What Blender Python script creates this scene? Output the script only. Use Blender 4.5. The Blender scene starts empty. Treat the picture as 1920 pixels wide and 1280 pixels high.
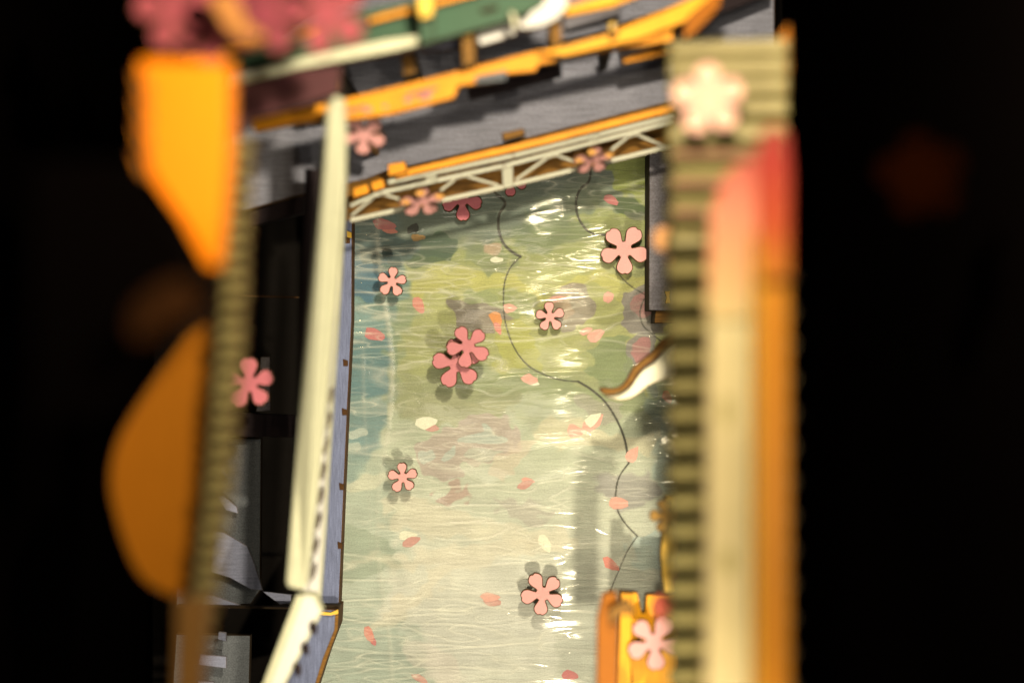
import bpy, math, random
import numpy as np
from mathutils import Vector, Matrix

# ------------------------------------------------------------------ camera, world, lamps, exposure
# 1 Blender unit = 1 cm.  Looking straight down into a lit miniature box.
SC = bpy.context.scene
COL = SC.collection
H = 38.0                      # camera height above the pond
K = 36.0 / 50.0 * H / 1920.0  # cm on the pond per pixel of the photograph
cd = bpy.data.cameras.new('camera'); cam = bpy.data.objects.new('camera', cd); COL.objects.link(cam)
cam.location = (0, 0, H); cd.lens = 50; cd.sensor_width = 36; cd.clip_start = .1; cd.clip_end = 500
cd.dof.use_dof = True; cd.dof.focus_distance = H - .3; cd.dof.aperture_fstop = .040; cd.dof.aperture_blades = 0
SC.camera = cam
w = bpy.data.worlds.new('World'); SC.world = w; w.use_nodes = True
w.node_tree.nodes['Background'].inputs[0].default_value = (1, .8, .55, 1)
w.node_tree.nodes['Background'].inputs[1].default_value = .035
TINT = (1.0, .85, .56)
def lamp(name, loc, power, radius, tint=TINT, spot=None, aim=None):
    l = bpy.data.lights.new(name, 'SPOT' if spot else 'POINT'); l.energy = power; l.color = tint; l.shadow_soft_size = radius
    o = bpy.data.objects.new(name, l); o.location = loc; COL.objects.link(o)
    if spot:
        l.spot_size = math.radians(spot); l.spot_blend = .9
        o.rotation_euler = (Vector(aim) - Vector(loc)).to_track_quat('-Z', 'Y').to_euler()
    return o
lamp('lamp_back', (2.0, 6.7, 23.0), 21500, .42)
lamp('lamp_glint', (2.2, 4.2, 27.0), 2300, .27)  # added only for its glints on the film
lamp('lamp_front', (2.3, -10.5, 21.0), 15500, .3, spot=92, aim=(0, -8.5, 0))
lamp('lamp_fill_middle', (2.3, -3.4, 31.0), 3200, .28)  # added for glints on the film and light on the right-hand boards
lamp('lamp_fill_right', (7.25, -3.6, 22.5), 2300, .3, TINT, spot=100, aim=(4.3, -2.0, 14))  # added to brighten the boards along the right wall
lamp('lamp_fill', (-1, -2, 41.0), 1300, 3.0, (1, .88, .7))  # large weak fill added near the camera
lamp('lamp_side', (-6.6, 4.0, 24.0), 1500, .5, (1, .72, .35))
SC.view_settings.view_transform = 'Standard'; SC.view_settings.look = 'None'
SC.view_settings.exposure = 0; SC.view_settings.gamma = 1
SC.render.engine = 'CYCLES'
SC.cycles.use_denoising = True
SC.cycles.max_bounces = 6; SC.cycles.transparent_max_bounces = 12
SC.cycles.sample_clamp_indirect = 4; SC.cycles.sample_clamp_direct = 40
SC.cycles.caustics_reflective = False; SC.cycles.caustics_refractive = False

rng = random.Random(7); nrg = np.random.default_rng(5)

# ------------------------------------------------------------------ helpers
def P(px, py, z=0.):
    s = (H - z) / H
    return Vector(((px - 960) * K * s, -(py - 640) * K * s, z))
def lin(c): c /= 255.; return c / 12.92 if c <= .04045 else ((c + .055) / 1.055) ** 2.4
def alb(r, g, b, e=1.05):
    """base colour of a surface that reads as r,g,b under the warm lamps"""
    return tuple(min(.9, max(.002, lin(v) / (t * e))) for v, t in zip((r, g, b), TINT))
MATS = {}
def mat(name, rgb, rough=.7, grain=0, gdir='X', gscale=1., mott=.0, spec=.3, subs=0, bump=.0, raw=False, speck=0.):
    if name in MATS: return MATS[name]
    m = bpy.data.materials.new(name); m.use_nodes = True; nt = m.node_tree; n = nt.nodes; L = nt.links
    b = n['Principled BSDF']; c = rgb if raw else alb(*rgb)
    b.inputs['Roughness'].default_value = rough; b.inputs['Specular IOR Level'].default_value = spec
    if subs: b.inputs['Subsurface Weight'].default_value = subs; b.inputs['Subsurface Scale'].default_value = .1
    tc = n.new('ShaderNodeTexCoord')
    def noise(sc, det, mp):
        mpn = n.new('ShaderNodeMapping'); mpn.inputs['Scale'].default_value = mp; L.new(tc.outputs['Object'], mpn.inputs[0])
        t = n.new('ShaderNodeTexNoise'); t.inputs['Scale'].default_value = sc; t.inputs['Detail'].default_value = det; L.new(mpn.outputs[0], t.inputs[0]); return t.outputs['Fac']
    col = n.new('ShaderNodeRGB'); col.outputs[0].default_value = (*c, 1); out = col.outputs[0]
    def mulby(out, fac, lo, hi):
        mr = n.new('ShaderNodeMapRange'); L.new(fac, mr.inputs[0]); mr.inputs[1].default_value = .3; mr.inputs[2].default_value = .7
        mr.inputs[3].default_value = lo; mr.inputs[4].default_value = hi
        mx = n.new('ShaderNodeVectorMath'); mx.operation = 'SCALE'; L.new(out, mx.inputs[0]); L.new(mr.outputs[0], mx.inputs['Scale']); return mx.outputs[0]
    hsrc = None
    if grain:
        sc = (1, 14, 14) if gdir == 'X' else (14, 1, 14)
        g = noise(1.6 * gscale, 6, sc); out = mulby(out, g, 1 - grain, 1 + grain); hsrc = g
    if mott: out = mulby(out, noise(1.1, 4, (1, 1, 1)), 1 - mott, 1 + mott)
    if speck: 
        s = noise(26, 3, (1, 1, 1)); out = mulby(out, s, 1 - speck, 1 + speck); hsrc = hsrc or s
    L.new(out, b.inputs['Base Color'])
    if bump and hsrc:
        bp = n.new('ShaderNodeBump'); bp.inputs['Strength'].default_value = bump; bp.inputs['Distance'].default_value = .02
        L.new(hsrc, bp.inputs['Height']); L.new(bp.outputs[0], b.inputs['Normal'])
    MATS[name] = m; return m
M_grey = mat('grey_stained_wood', (124, 117, 112), .8, .2, speck=.2, mott=.1, bump=.3)
M_greyv = mat('grey_stained_wood_upright', (108, 109, 120), .7, .22, 'Y', 1.4, speck=.1, mott=.08, bump=.3)
M_dgrey = mat('dark_grey_wood', (118, 108, 100), .7, .15, speck=.3, bump=.3)
M_orange = mat('orange_painted_wood', (222, 134, 6), .55, .22, mott=.12, bump=.4, gscale=1.6)
M_orangev = mat('orange_painted_wood_upright', (232, 148, 8), .55, .12, 'Y', 1.0, mott=.1, bump=.3)
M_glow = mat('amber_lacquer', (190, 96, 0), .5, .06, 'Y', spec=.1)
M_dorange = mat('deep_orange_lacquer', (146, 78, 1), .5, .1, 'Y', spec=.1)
M_burnt = mat('laser_burnt_edge', (74, 44, 14), .85, .3, mott=.25)
M_char = mat('charred_edge', (40, 26, 10), .9)
M_brown = mat('brown_raw_plywood', (122, 80, 26), .75, .35, gscale=.8, mott=.2, bump=.3)
M_cream = mat('cream_painted_wood', (194, 182, 134), .6, .06, 'Y', mott=.05)
M_white = mat('off_white_card', (206, 192, 164), .65, .04, 'Y', mott=.04)
M_truss = mat('pale_truss_paint', (190, 178, 140), .7, .05, speck=.06)
M_pink = mat('pink_blossom_face', (186, 108, 98), .6, .0, speck=.07, mott=.05)
M_pinkl = mat('light_pink_blossom_face', (214, 146, 124), .6, speck=.05, mott=.04)
M_pinkd = mat('dusky_pink_blossom_face', (184, 96, 92), .6, speck=.07, mott=.05)
M_peach = mat('peach_blossom_face', (172, 122, 86), .5, mott=.04)
M_yel = mat('yellow_varnish', (240, 182, 60), .5, mott=.1)
M_green = mat('green_painted_wood', (48, 74, 46), .6, .12, mott=.08)
M_maroon = mat('maroon_painted_wood', (62, 17, 21), .6, .12, mott=.12)
M_black = mat('matt_black_board', (.0006, .0004, .0004), .95, raw=True, spec=.0)
M_floor = mat('dark_base_board', (.007, .006, .006), .9, raw=True, spec=.05, speck=.3)
M_darkw = mat('blackened_wood_and_shadow', (40, 30, 27), .9, .2, spec=.1)
M_thatch = mat('straw_slat', (128, 110, 66), .75, .12, mott=.15)
M_straw2 = mat('olive_straw_slat', (104, 88, 42), .8, .12, mott=.15)
M_beige = mat('beige_board', (134, 114, 70), .6, .04, 'Y', mott=.05, spec=.1)
M_red = mat('red_blossom', (88, 18, 7), .6, mott=.1, spec=.1)
M_mauve = mat('mauve_blossom', (84, 40, 28), .7, mott=.1, spec=.1)
M_olive = mat('olive_grey_board', (92, 90, 82), .8, .1, speck=.3)
M_ash = mat('ash_grey_plank_and_light', (136, 132, 134), .75, .15, speck=.12)  # plank grey, reused for the patches of light painted in the pit

WL = {}
def link(name, verts, faces, mats, midx=None, parent=None, smooth=False):
    V = np.array([tuple(v) for v in verts], float)
    c = Vector(((V[:, 0].min() + V[:, 0].max()) / 2, (V[:, 1].min() + V[:, 1].max()) / 2, V[:, 2].min()))
    me = bpy.data.meshes.new(name); me.from_pydata([tuple(Vector(v) - c) for v in V], [], faces)
    for m in (mats if isinstance(mats, (list, tuple)) else [mats]): me.materials.append(m)
    if midx is not None: me.polygons.foreach_set('material_index', midx)
    if smooth: me.polygons.foreach_set('use_smooth', [True] * len(me.polygons))
    me.update()
    o = bpy.data.objects.new(name, me); COL.objects.link(o); WL[o.name] = c
    if parent: o.parent = parent; o.location = c - WL[parent.name]
    else: o.location = c
    return o
def tag(o, label, cat, group=None, kind=None):
    if label: o['label'] = label
    if cat: o['category'] = cat
    if group: o['group'] = group
    if kind: o['kind'] = kind
    return o
def empty(name, loc, label, cat, group=None):
    o = bpy.data.objects.new(name, None); COL.objects.link(o); o.location = loc; WL[o.name] = Vector(loc); o.empty_display_size = .3
    return tag(o, label, cat, group)
def prism(top, th, bevel=.0):
    """top: list of world points; extruded straight down by th. returns verts, faces, midx (0 top, 1 sides)"""
    n = len(top); a = sum((top[i].x * top[(i + 1) % n].y - top[(i + 1) % n].x * top[i].y) for i in range(n))
    if a < 0: top = top[::-1]
    if bevel > 0:                       # narrow chamfer ring so the edges catch light
        cen = []
        for i in range(n):
            p0, p1, p2 = top[i - 1], top[i], top[(i + 1) % n]
            d1 = (p1 - p0); d1.z = 0; d2 = (p2 - p1); d2.z = 0
            n1 = Vector((-d1.y, d1.x, 0)).normalized(); n2 = Vector((-d2.y, d2.x, 0)).normalized()
            m = (n1 + n2); m = m.normalized() if m.length > 1e-6 else n1
            k = min(2.0, 1 / max(.35, m.dot(n1)))
            cen.append(p1 + m * bevel * k)
        V = cen + [p - Vector((0, 0, bevel * .6)) for p in top] + [p - Vector((0, 0, th)) for p in top]
        F = [list(range(n))]; I = [0]
        for i in range(n):
            j = (i + 1) % n
            F.append([n + i, n + j, j, i]); I.append(1)
            F.append([2 * n + i, 2 * n + j, n + j, n + i]); I.append(1)
        F.append(list(range(2 * n, 3 * n))[::-1]); I.append(1)
        return V, F, I
    V = list(top) + [p - Vector((0, 0, th)) for p in top]
    F = [list(range(n))]; I = [0]
    for i in range(n):
        j = (i + 1) % n; F.append([n + i, n + j, j, i]); I.append(1)
    F.append(list(range(n, 2 * n))[::-1]); I.append(1)
    return V, F, I
def slab(name, pts, z, th, m, edge=None, parent=None, bevel=.02):
    top = [P(p[0], p[1], p[2] if len(p) > 2 else z) for p in pts]
    V, F, I = prism(top, th, bevel)
    return link(name, V, F, [m, edge or M_burnt], I, parent)
def bar(name, a, b, wpx, z, th, m, edge=None, parent=None, za=None, zb=None):
    za = z if za is None else za; zb = z if zb is None else zb
    A = P(*a, za); B = P(*b, zb); d = (B - A); d.z = 0; d.normalize(); nn = Vector((-d.y, d.x, 0)) * wpx * K / 2 * (H - (za + zb) / 2) / H
    V, F, I = prism([A - nn, B - nn, B + nn, A + nn], th, .012)
    return link(name, V, F, [m, edge or M_burnt], I, parent)
def smoothloop(pts, sub=4):
    n = len(pts); out = []
    for i in range(n):
        p0, p1, p2, p3 = pts[i - 1], pts[i], pts[(i + 1) % n], pts[(i + 2) % n]
        for k in range(sub):
            t = k / sub
            out.append(tuple(.5 * ((2 * b) + (-a + c) * t + (2 * a - 5 * b + 4 * c - d) * t * t + (-a + 3 * b - 3 * c + d) * t ** 3) for a, b, c, d in zip(p0, p1, p2, p3)))
    return out

# ------------------------------------------------------------------ the box: floor and black walls
def block(name, x0, x1, y0, y1, z0, z1, m, parent=None, kind=None):
    V = [Vector((x, y, z)) for z in (z0, z1) for y in (y0, y1) for x in (x0, x1)]
    F = [[0, 2, 3, 1], [4, 5, 7, 6], [0, 1, 5, 4], [2, 6, 7, 3], [0, 4, 6, 2], [1, 3, 7, 5]]
    o = link(name, V, F, m, None, parent)
    if kind: o['kind'] = kind
    return o
block('floor', -14, 14, -20, 20, -3.2, -2.8, M_floor, kind='structure')
block('wall_left', -11.6, -10.3, -19.5, 19.5, -2.8, 44, M_black, kind='structure')
block('wall_right', 7.75, 9.0, -19.5, 19.5, -2.8, 44, M_black, kind='structure')
block('wall_back', -10.3, 7.75, 17.5, 18.5, -2.8, 44, M_black, kind='structure')

# ------------------------------------------------------------------ the pond: printed board under a rippled clear film
def fnoise(nx, ny, cx, cy, seed):
    """smooth value noise on a grid of nx,ny with cx,cy cells"""
    r = np.random.default_rng(seed); g = r.random((cy + 4, cx + 4))
    u = np.linspace(0, cx, nx, endpoint=False); v = np.linspace(0, cy, ny, endpoint=False)
    iu = u.astype(int); iv = v.astype(int); fu = u - iu; fv = v - iv
    def wts(f): return [(1 - f) ** 3 / 6, (3 * f ** 3 - 6 * f ** 2 + 4) / 6, (-3 * f ** 3 + 3 * f ** 2 + 3 * f + 1) / 6, f ** 3 / 6]
    wu = wts(fu); wv = wts(fv); out = np.zeros((ny, nx))
    for a in range(4):
        for b in range(4): out += wv[a][:, None] * wu[b][None, :] * g[np.ix_(iv + a, iu + b)]
    return (out - .5) * 2
PX0, PX1, PY0, PY1 = 596, 1360, 190, 1350
def grid_mesh(name, nx, ny, hfun, zb):
    xs = np.linspace(PX0, PX1, nx); ys = np.linspace(PY0, PY1, ny); X, Y = np.meshgrid(xs, ys)
    hh = hfun
    co = np.stack([(X - 960) * K, -(Y - 640) * K, hh], -1).reshape(-1, 3).astype(np.float32)
    idx = np.arange(nx * ny).reshape(ny, nx)
    q = np.stack([idx[1:, :-1], idx[1:, 1:], idx[:-1, 1:], idx[:-1, :-1]], -1).reshape(-1, 4)
    me = bpy.data.meshes.new(name); me.vertices.add(len(co)); me.vertices.foreach_set('co', co.ravel())
    me.loops.add(q.size); me.loops.foreach_set('vertex_index', q.ravel().astype(np.int32))
    me.polygons.add(len(q)); me.polygons.foreach_set('loop_start', np.arange(0, q.size, 4, dtype=np.int32))
    me.update(calc_edges=True); me.polygons.foreach_set('use_smooth', np.ones(len(q), bool)); me.validate()
    return me, X, Y
NX, NY = 500, 725
xs = np.linspace(PX0, PX1, NX); ys = np.linspace(PY0, PY1, NY); GX, GY = np.meshgrid(xs, ys)
wx = fnoise(NX, NY, 22, 32, 1) * 30 + fnoise(NX, NY, 80, 120, 2) * 24
wy = fnoise(NX, NY, 20, 34, 3) * 22 + fnoise(NX, NY, 60, 120, 4) * 18
def inside(poly, X, Y):
    r = np.zeros(X.shape, bool); n = len(poly)
    for i in range(n):
        x0, y0 = poly[i]; x1, y1 = poly[(i + 1) % n]
        c = ((y0 > Y) != (y1 > Y))
        with np.errstate(divide='ignore', invalid='ignore'):
            r ^= c & (X < (x1 - x0) * (Y - y0) / (y1 - y0 + 1e-9) + x0)
    return r
def srgb(a): a = np.asarray(a, float) / 255; return np.where(a <= .04045, a / 12.92, ((a + .055) / 1.055) ** 2.4)
IMG = np.zeros((NY, NX, 3))
# vertical run of the printed wash
stops = [(190, (104, 120, 100)), (330, (108, 124, 98)), (420, (122, 138, 98)), (470, (144, 156, 84)), (560, (172, 178, 96)), (660, (164, 170, 90)),
         (720, (150, 160, 98)), (790, (172, 184, 138)), (860, (184, 194, 150)), (960, (196, 204, 162)), (1060, (206, 210, 172)), (1200, (200, 204, 170)), (1350, (186, 194, 156))]
yy = GY + wy * 1.5 + fnoise(NX, NY, 5, 3, 9) * 26
for c in range(3): IMG[..., c] = np.interp(yy, [s[0] for s in stops], [s[1][c] for s in stops])
def paint(poly, col, a=1., warp=1., soft=0, sm=True):
    pl = smoothloop(poly, 5) if sm else poly
    acc = np.zeros(GX.shape)
    offs = [(0, 0)] if not soft else [(soft * math.cos(t), soft * math.sin(t)) for t in np.linspace(0, 2 * math.pi, 9)[:-1]] + [(0, 0)] + [(soft * .5 * math.cos(t), soft * .5 * math.sin(t)) for t in np.linspace(0, 2 * math.pi, 7)[:-1]]
    for ox, oy in offs: acc += inside(pl, GX + wx * warp + ox, GY + wy * warp + oy)
    acc = acc / len(offs) * a
    IMG[:] = IMG * (1 - acc[..., None]) + np.array(col, float) * acc[..., None]
T = paint
T([(560, 200), (760, 300), (742, 470), (752, 640), (740, 760), (700, 860), (560, 860)], (84, 128, 122), .75, 1, 10)
T([(560, 440), (700, 450), (712, 520), (690, 560), (560, 590)], (36, 98, 118), .8, .8, 4)
T([(560, 560), (700, 580), (690, 640), (560, 680)], (120, 160, 146), .6, 1, 6)
T([(640, 640), (745, 632), (748, 735), (620, 748)], (70, 116, 112), .75, .4, 2, False)
T([(560, 860), (700, 850), (760, 930), (720, 1120), (560, 1150)], (160, 180, 144), .6, 1, 16)
T([(640, 985), (720, 1010), (742, 1060), (640, 1085)], (140, 158, 120), .6, .7, 2)
T([(600, 1150), (760, 1170), (800, 1300), (600, 1340)], (140, 164, 132), .6, 1, 14)
# upper: slate water, then leaves
T([(600, 230), (1300, 230), (1180, 340), (1080, 330), (960, 440), (820, 470), (640, 470)], (96, 112, 96), .65, 1, 12)
T([(1150, 300), (1240, 290), (1260, 470), (1180, 440), (1110, 460), (1090, 420), (1170, 390)], (146, 160, 50), .85, 1, 3)
T([(1140, 380), (1180, 372), (1216, 400), (1190, 408), (1150, 398)], (60, 84, 40), .9, .4, 2)
T([(1170, 396), (1206, 402), (1212, 416), (1176, 410)], (104, 110, 84), .7, .4, 1)
T([(1060, 420), (1120, 400), (1215, 430), (1215, 460), (1140, 480), (1080, 460)], (150, 160, 86), .8, 1, 3)
T([(690, 445), (770, 440), (840, 460), (832, 490), (760, 486), (700, 500)], (62, 92, 84), .8, 1, 3)
T([(760, 476), (800, 440), (850, 466), (838, 498), (800, 508), (756, 500)], (54, 84, 52), .75, 1, 2)
T([(870, 470), (930, 452), (950, 500), (905, 520)], (120, 136, 86), .6, 1, 3)
T([(766, 426), (784, 420), (786, 434), (768, 438)], (34, 38, 36), .95, .3, 0)
T([(775, 440), (794, 440), (795, 450), (776, 451)], (190, 140, 60), .9, .3, 0)
T([(960, 420), (1060, 410), (1100, 440), (1020, 470), (960, 460)], (96, 118, 74), .55, 1, 5)
T([(905, 455), (940, 462), (930, 478), (908, 470)], (204, 168, 128), .7, .5, 2)
T([(760, 540), (850, 512), (930, 520), (1010, 548), (1100, 520), (1215, 515), (1215, 545), (1090, 552), (1000, 580), (900, 548), (830, 556), (770, 590)], (190, 190, 86), .75, 1, 2)
T([(730, 560), (800, 600), (800, 720), (742, 720)], (150, 158, 88), .6, 1, 6)
T([(880, 560), (960, 545), (985, 590), (930, 610)], (126, 148, 92), .5, 1, 3)
T([(845, 568), (905, 572), (955, 600), (935, 622), (880, 618), (850, 600)], (136, 124, 104), .85, .5, 1)
T([(1035, 548), (1080, 536), (1108, 560), (1106, 596), (1080, 606), (1060, 622), (1040, 590)], (146, 136, 112), .85, .5, 1)
T([(1020, 560), (1060, 556), (1062, 590), (1024, 600)], (190, 158, 108), .5, .6, 2)
T([(1172, 545), (1240, 535), (1246, 618), (1185, 616), (1163, 600)], (132, 126, 112), .9, .5, 1)
T([(1186, 556), (1240, 550), (1240, 590), (1192, 590)], (178, 118, 104), .85, .5, 1)
T([(1188, 628), (1232, 616), (1240, 690), (1196, 730), (1176, 700)], (132, 128, 112), .9, .5, 1)
T([(1196, 636), (1226, 632), (1228, 672), (1200, 690)], (184, 116, 104), .85, .5, 1)
T([(1090, 668), (1176, 620), (1190, 640), (1180, 700), (1110, 706)], (122, 142, 82), .8, 1, 1)
T([(1000, 640), (1090, 650), (1100, 690), (1020, 690)], (168, 176, 96), .7, 1, 2)
T([(940, 600), (1010, 640), (1010, 700), (960, 700), (930, 650)], (176, 180, 70), .7, 1, 2)
T([(880, 690), (960, 690), (1120, 720), (1270, 700), (1270, 760), (1130, 752), (980, 742), (900, 730)], (134, 150, 92), .7, 1, 3)
T([(1080, 740), (1170, 742), (1160, 770), (1100, 776)], (160, 156, 128), .6, 1, 2)
T([(1200, 705), (1240, 700), (1262, 740), (1210, 738)], (196, 194, 74), .7, .6, 2)
T([(1222, 712), (1240, 720), (1236, 740), (1220, 732)], (96, 96, 70), .7, .6, 1)
T([(740, 700), (880, 720), (960, 735), (960, 775), (830, 790), (740, 770)], (138, 146, 92), .65, 1, 6)
T([(770, 740), (960, 760), (940, 780), (810, 790)], (170, 172, 116), .4, 1, 3)
T([(770, 860), (790, 832), (850, 796), (880, 780), (960, 782), (975, 815), (965, 846), (900, 866), (850, 898), (800, 892)], (176, 162, 134), .85, .8, 1)
T([(862, 822), (900, 812), (902, 798), (916, 798), (922, 812), (945, 822), (940, 830), (870, 832)], (178, 192, 160), .9, .3, 0)
T([(780, 858), (806, 842), (814, 858), (796, 870)], (178, 192, 160), .8, .4, 0)
T([(822, 862), (846, 836), (856, 842), (836, 866)], (178, 192, 160), .85, .4, 0)
T([(866, 858), (900, 842), (936, 846), (900, 866)], (184, 194, 156), .7, .4, 0)
T([(960, 830), (1010, 815), (960, 880), (900, 880)], (206, 192, 148), .6, .8, 2)
T([(818, 930), (850, 900), (860, 912), (884, 905), (872, 930), (846, 946), (826, 944)], (176, 142, 116), .7, 1, 2)
T([(920, 930), (1010, 940), (1060, 962), (980, 964)], (172, 164, 138), .5, 1, 3)
T([(1130, 905), (1210, 880), (1232, 920), (1200, 945), (1140, 930)], (150, 148, 130), .75, 1, 5)
T([(1010, 790), (1140, 800), (1260, 830), (1260, 850), (1150, 836), (1030, 826)], (214, 206, 150), .6, 1, 4)
T([(1210, 700), (1300, 690), (1300, 1000), (1245, 1000), (1230, 860)], (156, 182, 156), .6, 1, 8)
T([(640, 890), (760, 880), (760, 906), (640, 916)], (210, 210, 160), .6, 1, 4)
T([(740, 930), (900, 970), (1080, 985), (1060, 1020), (900, 1004), (760, 1000)], (216, 212, 164), .65, 1, 5)
T([(640, 1060), (1000, 1000), (1010, 1020), (840, 1090), (730, 1170), (700, 1160), (820, 1060)], (218, 212, 164), .55, 1, 5)
T([(760, 1190), (850, 1240), (830, 1300), (780, 1240)], (214, 206, 172), .5, 1, 4)
T([(1190, 1000), (1260, 980), (1260, 1060), (1200, 1050)], (170, 196, 170), .7, 1, 3)
T([(1060, 1040), (1240, 1050), (1240, 1300), (1060, 1300)], (140, 150, 116), .3, 1, 8)
T([(655, 806), (684, 800), (680, 818), (660, 820)], (196, 204, 166), .7, .5, 1)
T([(640, 832), (668, 830), (664, 842), (642, 842)], (196, 204, 166), .6, .5, 1)
# brushwork and paper grain of the print
br = fnoise(NX, NY, 9, 120, 11) * .5 + fnoise(NX, NY, 20, 200, 12) * .5
IMG *= (1 + .09 * br + .05 * fnoise(NX, NY, 60, 60, 14))[..., None]
IMG = np.clip(IMG, 4, 252)
# laser cut seams: recessed grooves with scorched lips
seams = [([(915, 335), (928, 360), (947, 380), (936, 402), (935, 430), (944, 456), (960, 472), (976, 481)], 2.8),
         ([(1108, 318), (1104, 340), (1090, 352), (1081, 372), (1082, 400), (1094, 424), (1112, 438), (1142, 443), (1144, 470)], 2.2),
         ([(976, 481), (958, 500), (946, 530), (944, 575), (950, 615), (966, 655), (990, 685), (1020, 702), (1052, 712), (1084, 715)], 1.1),
         ([(1084, 715), (1110, 731), (1136, 755), (1158, 790), (1172, 826), (1179, 868)], 2.1),
         ([(1179, 868), (1162, 892), (1155, 920), (1157, 952), (1170, 978), (1195, 1005)], 1.4),
         ([(1195, 1005), (1176, 1034), (1160, 1070), (1146, 1105), (1142, 1130)], 1.0),
         ([(1150, 500), (1175, 530), (1205, 550), (1225, 560)], .9),
         ([(1208, 560), (1200, 585), (1206, 610), (1222, 625), (1240, 640)], 1.0)]
groove = np.zeros(GX.shape)
for pts, wd in seams:
    pp = []
    for i in range(len(pts) - 1):
        p0 = pts[max(i - 1, 0)]; p1 = pts[i]; p2 = pts[i + 1]; p3 = pts[min(i + 2, len(pts) - 1)]
        for k in range(6):
            t = k / 6; pp.append(tuple(.5 * ((2 * b) + (-a + c) * t + (2 * a - 5 * b + 4 * c - d) * t * t + (-a + 3 * b - 3 * c + d) * t ** 3) for a, b, c, d in zip(p0, p1, p2, p3)))
    pp.append(pts[-1])
    for (x0, y0), (x1, y1) in zip(pp[:-1], pp[1:]):
        bx = (GX > min(x0, x1) - 8) & (GX < max(x0, x1) + 8) & (GY > min(y0, y1) - 8) & (GY < max(y0, y1) + 8)
        if not bx.any(): continue
        X = GX[bx]; Y = GY[bx]; L2 = (x1 - x0) ** 2 + (y1 - y0) ** 2 + 1e-9
        t = np.clip(((X - x0) * (x1 - x0) + (Y - y0) * (y1 - y0)) / L2, 0, 1)
        d = np.hypot(X - x0 - t * (x1 - x0), Y - y0 - t * (y1 - y0))
        groove[bx] = np.maximum(groove[bx], np.clip((wd * .75 + .75 - d) / 1.1, 0, 1) * min(1, wd * .5 + .35))
IMG = IMG * (1 - groove[..., None]) + np.array([30, 30, 22.]) * groove[..., None]
g_ = IMG.mean(-1, keepdims=True); IMG = (g_ + (IMG - g_) * .9) * np.array([1.03, .955, .96]); LIN = srgb(IMG) / (np.array(TINT) * 1.1)
LIN = np.clip(LIN, .003, .85)
me, _, _ = grid_mesh('pond_bed', NX, NY, -groove * .05, 0)
at = me.color_attributes.new('print', 'FLOAT_COLOR', 'POINT')
at.data.foreach_set('color', np.concatenate([LIN.reshape(-1, 3), np.ones((NX * NY, 1))], 1).astype(np.float32).ravel())
m = bpy.data.materials.new('printed_pond_picture'); m.use_nodes = True; n = m.node_tree.nodes; L = m.node_tree.links; b = n['Principled BSDF']
b.inputs['Roughness'].default_value = .8; b.inputs['Specular IOR Level'].default_value = .15
va = n.new('ShaderNodeAttribute'); va.attribute_name = 'print'
tc = n.new('ShaderNodeTexCoord'); tn = n.new('ShaderNodeTexNoise'); tn.inputs['Scale'].default_value = 26; tn.inputs['Detail'].default_value = 4; L.new(tc.outputs['Object'], tn.inputs[0])
mr = n.new('ShaderNodeMapRange'); L.new(tn.outputs['Fac'], mr.inputs[0]); mr.inputs[1].default_value = .3; mr.inputs[2].default_value = .7; mr.inputs[3].default_value = .84; mr.inputs[4].default_value = 1.14
vm = n.new('ShaderNodeVectorMath'); vm.operation = 'SCALE'; L.new(va.outputs['Color'], vm.inputs[0]); L.new(mr.outputs[0], vm.inputs['Scale'])
L.new(vm.outputs[0], b.inputs['Base Color'])
bp = n.new('ShaderNodeBump'); bp.inputs['Strength'].default_value = .4; bp.inputs['Distance'].default_value = .02; L.new(tn.outputs['Fac'], bp.inputs['Height'])
mp = n.new('ShaderNodeMapping'); mp.inputs['Scale'].default_value = (.7, 5.5, 1); L.new(tc.outputs['Object'], mp.inputs[0])
t2 = n.new('ShaderNodeTexNoise'); t2.inputs['Scale'].default_value = 2.2; t2.inputs['Detail'].default_value = 5; t2.inputs['Roughness'].default_value = .62; t2.inputs['Distortion'].default_value = .6; L.new(mp.outputs[0], t2.inputs[0])
b2 = n.new('ShaderNodeBump'); b2.inputs['Strength'].default_value = .8; b2.inputs['Distance'].default_value = .06; L.new(t2.outputs['Fac'], b2.inputs['Height']); L.new(bp.outputs[0], b2.inputs['Normal'])
L.new(b2.outputs[0], b.inputs['Normal'])
me.materials.append(m)
bed = bpy.data.objects.new('pond_bed', me); COL.objects.link(bed); bed['kind'] = 'structure'; WL['pond_bed'] = Vector((0, 0, 0))
block('base_board', P(PX0, 0).x, P(PX1, 0).x, P(0, PY1).y, P(0, PY0).y, -.35, -.08, M_burnt, parent=bed)

# film: ripples run across, so lamps break into a column of short glints
FX, FY = 560, 1160
def F(cx, cy, s): return fnoise(FX, FY, cx, cy, s)
fxs = np.linspace(0, 1, FX)[None, :]; fys = np.linspace(0, 1, FY)[:, None]
amp = .55 + .45 * np.clip(F(4, 6, 30) * 2 + .5, 0, 1)
h1 = F(5, 46, 21); h2 = F(9, 90, 22); h3 = F(22, 170, 23)
ridge = 1 - np.abs(F(6, 60, 24)) * 7; ridge = np.clip(ridge, 0, 1) ** 2
ridge2 = 1 - np.abs(F(14, 120, 25)) * 7.0; ridge2 = np.clip(ridge2, 0, 1) ** 2
pbx, pby = FX, FY
dimple = np.clip(F(140, 230, 27) - .42, 0, 1) * np.clip(F(5, 7, 28) * 2, 0, 1) * 3
pxs = PX0 + fxs * (PX1 - PX0); pys = PY0 + fys * (PY1 - PY0)
fold = np.exp(-((pxs - 722 - 14 * np.sin(pys / 90)) / 5) ** 2) * np.clip(F(3, 9, 31) + .6, 0, 1) + .6 * np.exp(-((pxs - 690 - 8 * np.sin(pys / 140)) / 4) ** 2) * np.clip(F(3, 9, 32) + .3, 0, 1)
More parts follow.
